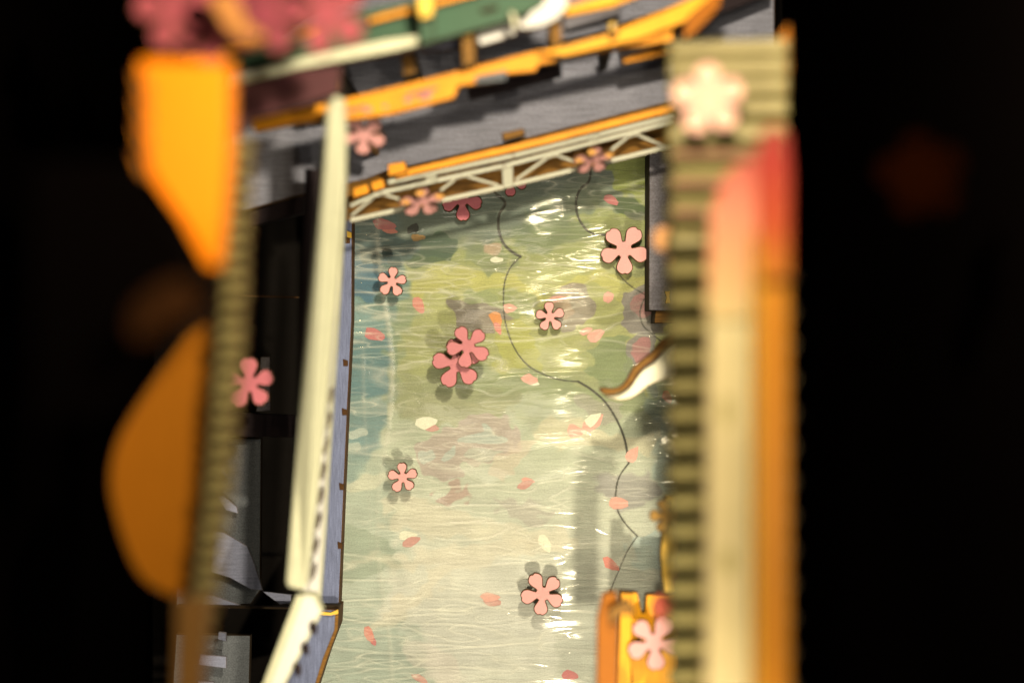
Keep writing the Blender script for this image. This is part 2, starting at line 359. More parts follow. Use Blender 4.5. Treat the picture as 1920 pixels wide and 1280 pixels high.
hf = .048 * F(12, 36, 21) * amp + .015 * F(8, 70, 22) * amp + .005 * ridge * amp + .003 * ridge2 - .004 * dimple + .008 * fold
me, _, _ = grid_mesh('water', FX, FY, .13 + hf, 0)
thin = np.clip(F(3, 5, 33) + .75, .15, 1)
ridge3 = np.clip(1 - np.abs(F(24, 210, 41)) * 6, 0, 1) ** 2 * np.clip(F(10, 24, 42) * 2.5 + .5, 0, 1)
crease_light = np.clip(ridge3 * .4 + (ridge * .6 * amp * np.clip(F(8, 20, 34) * 2 + .6, 0, 1) + ridge2 * .5 * np.clip(F(9, 16, 35) * 2 + .4, 0, 1)) * thin + fold * .38, 0, 1)  # refracted light lines along the ridges, painted in as milky white
at = me.attributes.new('crease_light', 'FLOAT', 'POINT'); at.data.foreach_set('value', crease_light.astype(np.float32).ravel())
m = bpy.data.materials.new('rippled_clear_film'); m.use_nodes = True; n = m.node_tree.nodes; L = m.node_tree.links; n.remove(n['Principled BSDF'])
o_ = n['Material Output']; tr = n.new('ShaderNodeBsdfTransparent'); tr.inputs[0].default_value = (.97, .98, .95, 1)
gl = n.new('ShaderNodeBsdfGlossy'); gl.inputs['Roughness'].default_value = .05
df = n.new('ShaderNodeBsdfDiffuse'); df.inputs[0].default_value = (.82, .84, .78, 1)
fr = n.new('ShaderNodeFresnel'); fr.inputs[0].default_value = 1.5
tc = n.new('ShaderNodeTexCoord'); mp = n.new('ShaderNodeMapping'); mp.inputs['Scale'].default_value = (1, 4, 1); L.new(tc.outputs['Object'], mp.inputs[0])
tn = n.new('ShaderNodeTexNoise'); tn.inputs['Scale'].default_value = 3.5; tn.inputs['Detail'].default_value = 5; L.new(mp.outputs[0], tn.inputs[0])
bp = n.new('ShaderNodeBump'); bp.inputs['Strength'].default_value = .06; bp.inputs['Distance'].default_value = .02; L.new(tn.outputs['Fac'], bp.inputs['Height']); L.new(bp.outputs[0], gl.inputs['Normal'])
m1 = n.new('ShaderNodeMixShader'); L.new(fr.outputs[0], m1.inputs[0]); L.new(tr.outputs[0], m1.inputs[1]); L.new(gl.outputs[0], m1.inputs[2])
ca = n.new('ShaderNodeAttribute'); ca.attribute_name = 'crease_light'; mm = n.new('ShaderNodeMath'); mm.operation = 'MULTIPLY_ADD'; L.new(ca.outputs['Fac'], mm.inputs[0]); mm.inputs[1].default_value = .5; mm.inputs[2].default_value = .07
m2 = n.new('ShaderNodeMixShader'); L.new(mm.outputs[0], m2.inputs[0]); L.new(m1.outputs[0], m2.inputs[1]); L.new(df.outputs[0], m2.inputs[2]); L.new(m2.outputs[0], o_.inputs[0])
me.materials.append(m)
water = bpy.data.objects.new('water', me); COL.objects.link(water); water['kind'] = 'structure'; WL['water'] = Vector((0, 0, 0))

# petals printed on the picture (thin paper chips on the board)
PET = {k: mat('printed_petal_' + k, c, .8, speck=.12) for k, c in dict(coral=(210, 118, 94), salmon=(222, 152, 124), cream=(226, 212, 170), rose=(188, 98, 90), tan=(214, 130, 60), shade=(196, 134, 112)).items()}
def petal(cx, cy, ln, wd, ang, k, parent=bed, z=.012, jag=.12):
    pts = []
    for i in range(10):
        t = 2 * math.pi * (i + rng.uniform(-.25, .25)) / 10; r = 1 + rng.uniform(-jag, jag) * 1.3
        x = ln / 2 * math.cos(t) * r; y = wd / 2 * math.sin(t) * r * (1 - .35 * math.cos(t))
        a = math.radians(ang); pts.append(P(cx + x * math.cos(a) - y * math.sin(a), cy - x * math.sin(a) - y * math.cos(a), z))
    V, Fc, I = prism(pts, .008); return link('printed_petal', V, Fc, [PET[k], PET[k]], I, parent)
for a in [(720, 420, 46, 22, -10, 'rose'), (731, 432, 34, 12, -12, 'coral'), (785, 572, 38, 18, -60, 'coral'), (703, 628, 40, 22, -18, 'rose'), (931, 600, 36, 20, -65, 'tan'), (934, 616, 26, 12, -70, 'coral'),
          (957, 577, 28, 18, 0, 'salmon'), (1141, 556, 22, 20, 40, 'salmon'), (1116, 629, 36, 20, 30, 'salmon'), (1100, 620, 26, 12, 25, 'salmon'), (994, 711, 32, 18, -12, 'salmon'), (1000, 716, 24, 12, -20, 'cream'),
          (808, 800, 34, 18, -10, 'shade'), (801, 792, 42, 22, 8, 'cream'), (1079, 808, 34, 22, -12, 'salmon'), (1114, 789, 46, 26, 38, 'salmon'), (1112, 786, 36, 20, 38, 'cream'),
          (1186, 852, 34, 24, 55, 'salmon'), (986, 908, 34, 14, 20, 'shade'), (990, 900, 26, 9, -10, 'salmon'), (1160, 942, 42, 24, -5, 'salmon'), (772, 1014, 36, 16, 25, 'shade'), (766, 1003, 36, 18, 5, 'cream'),
          (1022, 1020, 40, 20, -60, 'cream'), (1146, 1058, 36, 18, -35, 'coral'), (920, 1119, 36, 18, 0, 'salmon'), (925, 1129, 34, 16, -8, 'shade'), (692, 1190, 34, 16, -65, 'coral'), (700, 1202, 18, 10, -60, 'rose'),
          (1070, 1266, 34, 20, 0, 'rose'), (788, 1272, 34, 12, -28, 'shade'), (1147, 376, 30, 16, -30, 'rose'), (1252, 745, 26, 16, -60, 'coral'), (932, 487, 26, 12, 0, 'cream'), (1044, 560, 34, 12, 10, 'salmon')]:
    petal(*a, z=.012 + rng.random() * .012)

# ------------------------------------------------------------------ blossoms cut from thin plywood
def flower_outline(notch=.1, fat=1., gap=.3):
    prof = [(.3, .175), (.4, .215), (.52, .28), (.67, .335), (.82, .32), (.94, .225), (1.01, .1), (1 - notch * .25, .0)]
    out = []
    for k in range(5):
        a = 2 * math.pi * k / 5 + math.pi / 2
        loc = [(r, -w_) for r, w_ in prof[:-1]] + [prof[-1]] + [(r, w_) for r, w_ in prof[:-1][::-1]]
        for r, t in loc: out.append((r * math.cos(a) - t * math.sin(a), r * math.sin(a) + t * math.cos(a)))
    return smoothloop(out, 3)
OUT = flower_outline()
def blossom(px, py, dia, z, rot, m, label, group=None, th=.12, sq=1., shear=0., tiltax=None, tilt=0, peg=None, edge=None, seam=None):
    """dia in photo pixels as seen; z = height of its face"""
    R = dia * K * (H - z) / H / 2 / .97; C = P(px, py, z); a0 = math.radians(rot)
    rot3 = Matrix.Rotation(a0, 3, 'Z')
    tl = Matrix.Rotation(math.radians(tilt), 3, Vector(tiltax or (1, 0, 0)))
    wob = [1 + rng.uniform(-.035, .035) for _ in range(5)]
    loc = []
    for i, (x, y) in enumerate(OUT):
        k = int(i // (len(OUT) / 5)) % 5; loc.append(Vector((x * R * wob[k], y * R * wob[k], 0)))
    n_ = len(loc); ins = []
    rim = .022 * (1 if dia * (H - z) / H > 60 else .85)
    for i in range(n_):
        d = loc[(i + 1) % n_] - loc[i - 1]; nn = Vector((-d.y, d.x, 0)); nn = nn.normalized() if nn.length > 1e-9 else Vector((0, 0, 0)); ins.append(loc[i] + nn * rim)
    mx = tl @ rot3
    V = [C + mx @ p for p in ins] + [C + mx @ p for p in loc] + [C + mx @ (p - Vector((0, 0, th))) for p in loc]
    V.append(C.copy()); Fc = []; I = []
    for i in range(n_):
        j = (i + 1) % n_; Fc.append([3 * n_, i, j]); I.append(0); Fc += [[n_ + i, n_ + j, j, i], [2 * n_ + i, 2 * n_ + j, n_ + j, n_ + i]]; I += [1, 1]
    Fc.append(list(range(2 * n_, 3 * n_))[::-1]); I.append(1)
    if peg is None:
        o = link('cherry_blossom', V, Fc, [m, edge or M_burnt], I); return tag(o, label, 'blossom', group)
    e = empty('cherry_blossom', (C.x, C.y, peg), label, 'blossom', group)
    link('petals', V, Fc, [m, edge or M_burnt], I, e)
    top = [Vector((C.x + .09 * math.cos(t), C.y + .09 * math.sin(t), z - th)) for t in np.linspace(0, 2 * math.pi, 9)[:-1]]
    v, f, i_ = prism(top, z - th - peg); link('peg', v, f, [M_brown, M_brown], i_, e)
    return e
G1 = 'pink wooden cherry blossoms floating on the pond'
blossom(735, 528, 55, 1.0, -6, M_pinkl, 'small pink blossom at the upper left of the pond, below the truss', G1, peg=.1)
blossom(857, 682, 92, 1.2, 8, M_pink, 'large pink blossom lying underneath another in the pond pair', G1, peg=.1)
blossom(877, 649, 80, 1.55, 26, M_pink, 'pink blossom lying on top of another in the pond pair', G1, peg=1.2)
blossom(1031, 594, 54, .6, 4, M_pinkl, 'small pink blossom among the bright glints in the middle of the pond', G1, peg=.1)
blossom(1170, 468, 90, .62, 38, M_pinkl, 'large pink blossom touching the dark grey wood block', G1, peg=.1)
blossom(755, 895, 56, .85, 4, M_pinkl, 'small pink blossom near the slotted cream rail, alone at the left side', G1, peg=.1)
blossom(1018, 1113, 80, .9, 28, M_peach if False else M_pinkl, 'large pale pink blossom alone on the pale lower end of the pond', G1, peg=.1)
blossom(866, 374, 76, .5, -176, M_pinkd, 'dusky pink blossom on the water, half hidden under the truss', G1, peg=.1)
blossom(957, 338, 60, .5, 180, M_pinkd, 'dusky blossom under the truss with only one petal tip showing', G1, peg=.1)

# ------------------------------------------------------------------ grey deck with the truss along its edge
dk = empty('wooden_deck', P(900, 240, 2.1), 'grey stained wooden deck slanting across above the pond', 'deck')
slab('deck_board', [(440, 400), (430, 130), (600, 20), (900, -60), (1452, -90), (1452, 100), (1300, 186), (1262, 196), (860, 290), (722, 322), (648, 352), (560, 366), (470, 392)], 3.1, .3, M_grey, M_burnt, dk)
slab('fascia', [(648, 344, 3.6), (1262, 188, 3.6), (1262, 276, 3.0), (648, 414, 3.0)], 3, .12, M_brown, M_burnt, dk)
slab('stringer', [(468, 398, 2.7), (568, 366, 2.7), (568, 398, 2.5), (468, 424, 2.5)], 3, .6, M_darkw, M_darkw, dk)
slab('step_block', [(694, 342), (718, 334), (724, 352), (700, 360)], 4.4, .5, M_orange, M_burnt, dk)
slab('step_block', [(662, 352), (690, 344), (694, 362), (662, 372)], 4.3, .4, M_orange, M_burnt, dk)
slab('step_block', [(940, 250), (982, 240), (985, 254), (944, 264)], 4.7, .4, M_brown, M_char, dk)
slab('step_block', [(726, 308), (760, 302), (764, 322), (728, 332)], 4.7, .4, M_orange, M_char, dk)

eb = empty('orange_edge_beam', P(980, 270, 3.2), 'orange wooden beam lying along the deck edge above the truss', 'beam')
slab('beam', [(756, 318), (1020, 256), (1264, 194), (1264, 210), (1020, 272), (742, 336), (738, 326)], 4.5, .9, M_orange, M_burnt, eb)

tz = 4.4; tb = 3.8
tr_ = empty('truss_railing', P(950, 340, 2.6), 'off white lattice truss railing hanging on the deck edge', 'truss')
def tbar(nm, a, b_, w_):
    def zz(x, y):                                     # height falls from the upper to the lower chord
        top = 340 + (x - 727) * -.245; bot = 413 + (x - 658) * -.2306
        return tz + (tb - tz) * min(1, max(0, (y - top) / max(1, bot - top)))
    return bar(nm, a, b_, w_, 0, .1, M_truss, M_burnt, tr_, za=zz(*a), zb=zz(*b_))
for a, b_, w_ in [((727, 342), (963, 292), 9), ((963, 292), (1262, 218), 9)]: tbar('top_rail', a, b_, w_)
for a, b_, w_ in [((656, 386), (715, 361), 8), ((715, 361), (945, 311), 9), ((945, 311), (1262, 228), 9)]: tbar('middle_chord', a, b_, w_)
for a, b_, w_ in [((656, 413), (945, 350), 9), ((945, 350), (1262, 273), 9)]: tbar('bottom_chord', a, b_, w_)
for x, y in [(808, 334), (1112, 258)]: tbar('web', (x, y - 8), (x + 1, y + 6), 22)
tbar('post', (951, 309), (953, 350), 21)
for a, b_ in [((710, 362), (658, 405)), ((712, 362), (775, 381)), ((864, 328), (812, 368)), ((866, 328), (936, 348)), ((1036, 289), (966, 338)), ((1038, 289), (1096, 310)), ((1186, 250), (1130, 294)), ((1188, 250), (1250, 276))]:
    tbar('brace', a, b_, 6.5)
for x, y in [(711, 363), (865, 329), (1037, 290), (1187, 251)]:
    tbar('gusset', (x - 12, y + 3), (x + 12, y - 3), 11)

def tips(e_or, pts, z):  # yellow light on the upper petals, put on as small amber discs
    for (x, y, r, ry) in pts:
        top = [P(x + r * math.cos(t), y + ry * math.sin(t), z) for t in np.linspace(0, 2 * math.pi, 13)[:-1]]
        v, f, i_ = prism(top, .04, .01); link('tip_light', v, f, [mat('amber_tip_light', (204, 138, 52), .6, mott=.2), M_burnt], i_, e_or)
for (x, y, lab) in [(790, 380, 'pink blossom with yellow tips on the truss near the cream rail'), (1112, 302, 'pink blossom with yellow tips on the truss by the dark grey block')]:  # the yellow tips are yellow light on the petals, put on as discs
    e = blossom(x, y, 84 if x < 900 else 76, 4.4, 2, M_pinkl, lab, 'blossoms leaning on the truss', tilt=60, tiltax=(1, .25, 0), peg=3.8, th=.08)
    s = 1.0 if x < 900 else .9
    tips(e, [(x - 29 * s, y - 1, 9 * s, 5), (x - 2, y - 18 * s, 10 * s, 6), (x + 34 * s, y - 12 * s, 10 * s, 5)], 5.0)

# ------------------------------------------------------------------ second orange railing and things on the deck
rl = empty('orange_slotted_railing', P(850, 170, 3.1), 'long orange slotted railing board crossing the deck', 'railing')
slab('rail_board', [(468, 222), (640, 186), (830, 140), (1000, 96), (1150, 66), (1262, 50), (1262, 78), (1160, 92), (1010, 122), (1004, 134), (940, 140), (935, 152), (860, 162), (852, 184), (740, 214), (650, 226), (560, 232), (478, 248)], 7.2, .22, M_orange, M_burnt, rl)
slab('rail_board', [(1008, 100), (1130, 66), (1250, 18), (1330, -20), (1360, -10), (1330, 24), (1200, 74), (1060, 106)], 7.6, .2, M_orangev, M_burnt, rl)
slab('rail_board', [(1166, 108), (1250, 82), (1262, 92), (1262, 100), (1170, 120)], 6.0, .2, M_orange, M_burnt, rl)
for q in [[(650, 206), (688, 197), (686, 203), (652, 212)], [(762, 176), (820, 162), (818, 168), (764, 182)], [(890, 144), (950, 132), (948, 150), (892, 156)], [(1040, 108), (1080, 100), (1076, 108), (1042, 114)]]:
    slab('slot', q, 7.23, .06, M_olive, M_olive, rl, .0)
for x, y, r in [(690, 206, 9), (722, 200, 6), (765, 188, 8), (800, 180, 11), (790, 184, 7)]:
    slab('pink_dot', smoothloop([(x - r, y), (x, y - r * .6), (x + r, y - 2), (x, y + r * .6)], 3), 7.24, .03, M_pink, M_pink, rl, 0)
slab('panel', [(872, 116), (1050, 100), (1054, 142), (880, 186)], 5.4, .25, M_darkw, M_darkw, rl)  # dark sheet standing in for the shadow blocks on the deck
for x0, y0, x1, y1 in [(614, 128, 640, 172), (752, 100, 778, 140), (864, 58, 890, 122), (1030, 30, 1052, 86), (1140, 42, 1156, 72)]:
    slab('bracket', [(x0, y0 + 4), (x1, y0 - 3), (x1 + 2, y1 - 3), (x0 + 4, y1 + 4)], 7.8 if x0 > 800 else 6.8, 3.6, M_brown, M_char, rl)
    slab('bracket_cap', [(x0 + 2, y0 + 3), (x1 - 2, y0 - 2), (x1 - 2, y0 + 12), (x0 + 2, y0 + 16)], 7.9 if x0 > 800 else 6.9, .1, M_yel if x0 > 800 else M_brown, M_burnt, rl)

gb = empty('green_bench_roof', P(700, 60, 6.5), 'green painted board with a cream lip at the top of the picture', 'roof board')
slab('green_board', [(560, 60), (680, 20), (900, -30), (1040, -60), (1040, 0), (960, 38), (800, 82), (560, 108), (360, 150), (420, 100)], 8.4, .3, M_green, M_char, gb)
slab('cream_lip', [(430, 146), (560, 108), (720, 74), (785, 66), (786, 84), (740, 96), (560, 130), (432, 164)], 8.9, .2, M_cream, M_burnt, gb)
slab('green_post', [(786, 0), (812, -8), (812, 78), (788, 84)], 9.2, .4, M_green, M_char, gb)
slab('yellow_cap', [(782, -10), (812, -14), (812, 30), (786, 36)], 9.6, .3, M_yel, M_burnt, gb)
slab('yellow_trim', [(690, 34), (780, 8), (900, -24), (900, -10), (790, 20), (690, 46)], 8.7, .15, M_orange, M_burnt, gb)
slab('slot', [(900, 18), (935, 10), (932, 20), (902, 26)], 8.45, .05, M_char, M_char, gb, 0)
cb = empty('white_curved_bracket', P(1010, 30, 7.5), 'off white curved bracket under the green board', 'bracket')
slab('bracket_arc', smoothloop([(1066, -10), (1058, 20), (1030, 44), (985, 54), (966, 48), (986, 36), (996, 22), (1014, 12), (1030, -10)], 3), 8.6, .25, M_white, M_burnt, cb)
slab('bracket_stem', [(954, 20), (966, 24), (974, 52), (962, 52)], 8.7, .25, M_cream, M_burnt, cb)
tag(slab('white_card', [(888, 54), (958, 40), (968, 66), (900, 86)], 7.4, .15, M_white, M_burnt), 'blank white card lying between two brown brackets', 'card')
tag(slab('grey_plank', [(800, 62), (870, 52), (866, 90), (786, 100)], 5.6, .15, M_ash, M_burnt), 'short pale grey plank beside the white card', 'plank')
tag(slab('grey_plank', [(1056, 34), (1158, 12), (1164, 36), (1060, 62)], 6.0, .2, M_dgrey, M_char), 'dark grey plank right of the curved bracket', 'plank')
tag(slab('orange_crossbar', [(1056, 14), (1200, -30), (1200, -8), (1150, 12), (1060, 30)], 8.6, .3, M_orangev, M_burnt), 'orange crossbar at the top edge beside the curved bracket', 'crossbar')
tag(slab('orange_crossbar', [(1290, 30), (1350, -20), (1352, 10), (1330, 36), (1300, 66), (1278, 74)], 8.2, .3, M_dorange, M_burnt), 'deep orange crossbar stub above the straw slats', 'crossbar')
tag(slab('dark_frame_panel', [(1160, 44), (1300, 0), (1440, -40), (1440, -10), (1340, 30), (1250, 70), (1170, 96)], 5.0, .2, M_darkw, M_darkw), 'dark frame panel at the top right behind the orange crossbars', 'panel')
tag(slab('maroon_panel', [(430, 166), (560, 132), (640, 122), (636, 176), (560, 200), (470, 224), (452, 250), (432, 250)], 9.4, .2, M_maroon, M_char), 'maroon panel below the cream lip at the upper left', 'panel')
tag(slab('orange_trim_strip', [(350, 104), (470, 80), (600, 46), (600, 60), (480, 94), (352, 118)], 10, .2, M_orange, M_burnt), 'thin orange strip under the blurred pink blossoms', 'trim strip')

blossom(682, 254, 82, 6.0, 30, M_pinkl, 'pink blossom hooked on the cream post at the deck', None, tilt=40, tiltax=(1, .1, 0), peg=3.1)
# deck level blurred blossom bunch at upper left
G2 = 'blurred pink blossoms at the upper left'
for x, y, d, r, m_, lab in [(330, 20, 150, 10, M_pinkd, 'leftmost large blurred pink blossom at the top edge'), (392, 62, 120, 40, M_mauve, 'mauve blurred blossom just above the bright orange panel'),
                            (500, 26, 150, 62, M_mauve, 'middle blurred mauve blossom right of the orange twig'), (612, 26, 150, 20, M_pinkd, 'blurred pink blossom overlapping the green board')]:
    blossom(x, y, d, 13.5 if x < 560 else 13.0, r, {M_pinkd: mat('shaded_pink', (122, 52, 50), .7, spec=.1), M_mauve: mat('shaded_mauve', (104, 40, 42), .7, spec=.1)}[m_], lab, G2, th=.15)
tag(slab('orange_twig', smoothloop([(392, -10), (440, -10), (462, 40), (500, 70), (470, 76), (430, 60), (410, 30)], 3), 14.2, .2, mat('twig_orange', (140, 84, 30), .7), M_burnt), 'short orange twig between the blurred pink blossoms', 'twig')

# ------------------------------------------------------------------ left: cream slotted rail in two runs, with a grey kerb
cr = empty('cream_slotted_rail', P(590, 700, 3.0), 'long cream rail with a row of dark slots beside the pond', 'rail')
slab('cap_board', [(614, 186, 8.6), (628, 178, 8.6), (644, 186, 8.6), (648, 250, 8.2), (646, 330, 7.8), (632, 520, 7.2), (612, 740, 6.6), (596, 900, 6.2), (574, 1098, 5.8), (564, 1106, 5.8), (540, 1100, 5.8), (536, 1090, 5.8), (552, 900, 6.2), (568, 700, 6.7), (586, 480, 7.3), (600, 330, 7.8)], 7, .35, M_cream, M_cream, cr, .06)
slab('side_board', [(646, 330, 5.6), (645, 420, 5.3), (633, 600, 5.0), (620, 800, 4.8), (610, 980, 4.6), (599, 1134, 4.5), (580, 1132, 4.5), (566, 1104, 4.9), (596, 880, 5.4), (612, 700, 5.6), (632, 500, 5.8)], 5, .3, M_white, M_cream, cr, .03)
for i in range(8):
    t = i / 7; y = 742 + t * 330; x = 620 - t * 32
    slab('slot', [(x - 1, y - 15), (x + 5, y - 17), (x + 5, y - 4), (x - 1, y + 14), (x - 6, y + 15), (x - 5, y + 2)], 4.86 + .1 - .1 * t + (.75 if i < 1 else .35 if i < 8 else 0), .1, mat('grey_brown_recess', (92, 78, 60), .8, mott=.3), M_burnt, cr, 0)
cr2 = empty('cream_slotted_rail', P(560, 1200, 3.0), 'short slanting cream rail with dark slots at the lower left of the pond', 'rail')
slab('cap_board', [(560, 1112, 5.3), (590, 1116, 5.1), (604, 1146, 5.0), (520, 1310, 5.0), (470, 1340, 5.2), (492, 1290, 5.2)], 5, .5, M_white, M_cream, cr2, .05)
slab('lip', [(556, 1114, 5.5), (570, 1116, 5.5), (504, 1292, 5.5), (488, 1320, 5.5), (478, 1320, 5.5)], 5.4, .15, M_cream, M_cream, cr2, .03)
for x, y in [(588, 1178), (573, 1217), (558, 1256)]:
    slab('slot', [(x - 8, y - 6), (x - 1, y - 14), (x + 6, y - 2), (x + 4, y + 12), (x - 4, y + 8)], 5.12, .12, M_darkw, M_burnt, cr2, 0)
kb = empty('grey_pond_kerb', P(630, 800, .1), 'long grey wooden kerb along the pond beside the cream rail', 'kerb')
slab('kerb_board', [(646, 396), (661, 396), (660, 600), (652, 760), (644, 940), (636, 1134), (590, 1134), (608, 900), (628, 600)], .7, .58, M_greyv, M_burnt, kb)
for x, y in [(652, 450), (655, 440), (648, 680), (646, 772), (641, 912), (638, 1022)]:
    slab('burnt_tab', [(x - 5, y - 7), (x + 4, y - 4), (x + 4, y + 6), (x - 4, y + 6)], .74, .2, M_burnt if y != 440 else M_yel, M_char, kb, 0)
kb2 = empty('grey_pond_kerb', P(600, 1220, .1), 'short slanting grey kerb at the lower left of the pond', 'kerb')
slab('kerb_board', [(600, 1142), (634, 1142), (632, 1180), (612, 1232), (590, 1300), (500, 1320), (540, 1240)], 1.5, 1.2, M_greyv, M_burnt, kb2)
slab('burnt_edge', [(629, 1144), (635, 1142), (633, 1180), (613, 1234), (591, 1300), (585, 1300), (606, 1232), (627, 1180)], 1.53, .2, M_brown, M_burnt, kb2, 0)
slab('joint', [(596, 1134), (637, 1134), (635, 1142), (600, 1143)], 1.35, .3, M_char, M_char, kb2, 0)
slab('joint_trim', [(590, 1136), (600, 1146), (620, 1148), (634, 1142), (634, 1150), (620, 1153), (600, 1152)], 1.6, .1, M_yel, M_burnt, kb2, 0)

# dark pit on the left
tag(slab('dark_post', [(572, 316), (602, 318), (580, 800), (560, 1104), (548, 1104), (560, 700)], 4.6, .4, M_darkw, M_darkw), 'blackened upright post left of the cream rail', 'post')
pit = empty('lower_shelf', P(450, 960, -.5), 'olive grey shelf board in the dark pit left of the rail', 'shelf')
slab('shelf_board', [(330, 818), (490, 822), (488, 1106), (470, 1132), (330, 1136)], .6, .2, M_olive, M_char, pit)
slab('shelf_board', [(330, 1188), (470, 1190), (466, 1340), (320, 1340)], .4, .2, M_olive, M_char, pit)
slab('cross_strip', [(420, 774), (560, 778), (560, 820), (420, 818)], 1.2, .3, M_darkw, M_darkw, pit)
slab('cross_strip', [(330, 1134), (600, 1139), (600, 1142), (330, 1138)], 1.4, .2, M_char, M_char, pit, 0)
slab('cross_strip', [(430, 552), (560, 556), (560, 559), (430, 555)], 1.4, .2, M_burnt, M_char, pit, 0)
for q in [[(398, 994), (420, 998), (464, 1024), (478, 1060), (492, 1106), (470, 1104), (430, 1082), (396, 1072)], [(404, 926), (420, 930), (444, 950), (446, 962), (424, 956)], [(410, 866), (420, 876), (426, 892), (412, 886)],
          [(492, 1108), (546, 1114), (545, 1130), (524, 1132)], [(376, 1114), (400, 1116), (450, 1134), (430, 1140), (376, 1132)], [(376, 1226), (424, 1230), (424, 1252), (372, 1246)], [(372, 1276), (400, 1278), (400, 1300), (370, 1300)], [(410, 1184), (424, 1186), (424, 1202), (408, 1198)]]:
    slab('grey_chip', q, .95, .1, M_ash, M_dgrey, pit, .01)  # patches of light on the pit boards, built as pale grey slabs
slab('backing_card', [(488, 668), (507, 668), (508, 770), (480, 772)], 1.6, .1, M_dgrey, M_char, pit)
blossom(468, 719, 92, 4.2, 2, M_pinkd, 'dusky pink blossom above the dark pit beside the blurred straw column', None, peg=1.6)

# ------------------------------------------------------------------ left column: straw slats and the amber panels on the wall
lc = empty('straw_slat_column', P(420, 700, 9), 'narrow blurred column of straw slats left of the dark pit', 'slat column')
zc = 13.0
slab('backing', [(432, 262), (466, 262), (452, 640), (428, 900), (396, 1130), (362, 1340), (330, 1340), (382, 900), (410, 560)], zc - .3, .2, M_straw2, M_burnt, lc)
for i in range(34):
    y = 268 + i * 31; x0 = np.interp(y, [262, 560, 900, 1340], [440, 414, 386, 334]); x1 = np.interp(y, [262, 640, 900, 1130, 1340], [474, 458, 436, 404, 370])
    slab('slat', [(x0, y), (x1, y + rng.uniform(-2, 2)), (x1 + rng.uniform(-3, 3), y + 17), (x0, y + 17)], zc + rng.uniform(0, .15), .15, M_straw2, M_burnt, lc, .02)
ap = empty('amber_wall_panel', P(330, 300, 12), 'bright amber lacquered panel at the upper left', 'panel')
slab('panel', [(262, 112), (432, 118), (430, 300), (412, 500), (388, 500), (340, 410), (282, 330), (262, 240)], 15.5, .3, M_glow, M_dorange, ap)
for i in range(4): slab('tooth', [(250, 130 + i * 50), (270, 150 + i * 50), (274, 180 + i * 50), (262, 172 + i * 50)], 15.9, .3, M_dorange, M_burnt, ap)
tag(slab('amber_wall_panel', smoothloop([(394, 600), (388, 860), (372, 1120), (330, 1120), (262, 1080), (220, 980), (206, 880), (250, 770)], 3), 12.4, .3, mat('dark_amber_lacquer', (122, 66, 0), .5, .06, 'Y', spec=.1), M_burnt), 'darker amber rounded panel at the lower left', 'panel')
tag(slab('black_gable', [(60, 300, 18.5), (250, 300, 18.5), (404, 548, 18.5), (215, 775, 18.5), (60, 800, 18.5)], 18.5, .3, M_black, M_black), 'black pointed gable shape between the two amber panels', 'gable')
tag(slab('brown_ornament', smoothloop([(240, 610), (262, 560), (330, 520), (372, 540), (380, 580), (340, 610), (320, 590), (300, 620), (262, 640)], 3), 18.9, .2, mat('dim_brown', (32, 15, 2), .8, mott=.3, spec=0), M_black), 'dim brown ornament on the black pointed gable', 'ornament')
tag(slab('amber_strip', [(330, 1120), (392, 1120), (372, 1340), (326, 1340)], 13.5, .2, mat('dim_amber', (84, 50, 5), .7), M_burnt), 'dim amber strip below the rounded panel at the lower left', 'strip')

# ------------------------------------------------------------------ right: straw slat roof, beige board, amber board
rr = empty('straw_slat_roof', P(1300, 600, 8), 'tall blurred roof of straw slats at the right side of the pond', 'slat roof')
zr = 11.2
slab('backing', [(1262, 84), (1470, 84), (1470, 440), (1340, 440), (1328, 1340), (1264, 1340), (1258, 600)], zr - .5, .25, mat('dark_olive_edge', (80, 68, 30), .85), None, rr)
slab('backing', [(1262, 80), (1474, 80), (1474, 420), (1262, 440)], zr - .25, .2, M_straw2, M_burnt, rr)
ys_ = [76, 112, 148, 188, 232]
for i, y in enumerate(ys_):
    slab('slat', [(1256, y + 4), (1478, y - 4), (1478, y + (26 if i < 4 else 30)), (1256, y + (30 if i < 4 else 36))], zr + rng.uniform(0, .12), .3, M_thatch, M_straw2, rr, .06)
for i in range(21):
    y = 274 + i * 54.6
    x1 = 1478 if y < 430 else 1345
    slab('slat', [(1254, y), (x1, y - 1), (x1, y + 27), (1254, y + 29)], zr + rng.uniform(0, .15), .3, (mat('rose_stained_slat', (120, 72, 50), .75, .12, mott=.25) if 250 < y < 400 else M_thatch) if y < 440 else M_straw2, MATS['dark_olive_edge'], rr, .1)
bd = empty('beige_eaves_board', P(1370, 800, 9), 'plain beige board with faint grey marks beside the slat roof', 'board')
slab('board', [(1330, 392), (1424, 392), (1424, 1340), (1322, 1340)], 14.0, .3, M_beige, M_burnt, bd)
for x, y, a, b_ in [(1362, 556, 12, 20), (1362, 770, 10, 30), (1364, 1052, 12, 26)]:
    slab('grey_mark', [(x + a * math.cos(t), y + b_ * math.sin(t)) for t in np.linspace(0, 6.283, 13)[:-1]], 14.02, .03, M_straw2, M_straw2, bd, 0)
ab = empty('amber_eaves_board', P(1445, 800, 9), 'amber board running along the black wall at the right', 'board')
slab('board', [(1426, 440), (1478, 440), (1480, 1340), (1424, 1340)], 14.6, .3, mat('amber_board_paint', (116, 66, 0), .5, .1, 'Y', spec=.1), M_burnt, ab)
slab('bright_edge', [(1414, 440), (1426, 440), (1426, 1340), (1412, 1340)], 14.7, .3, mat('amber_edge_paint', (136, 92, 8), .5, .1, 'Y', spec=.1), M_burnt, ab)
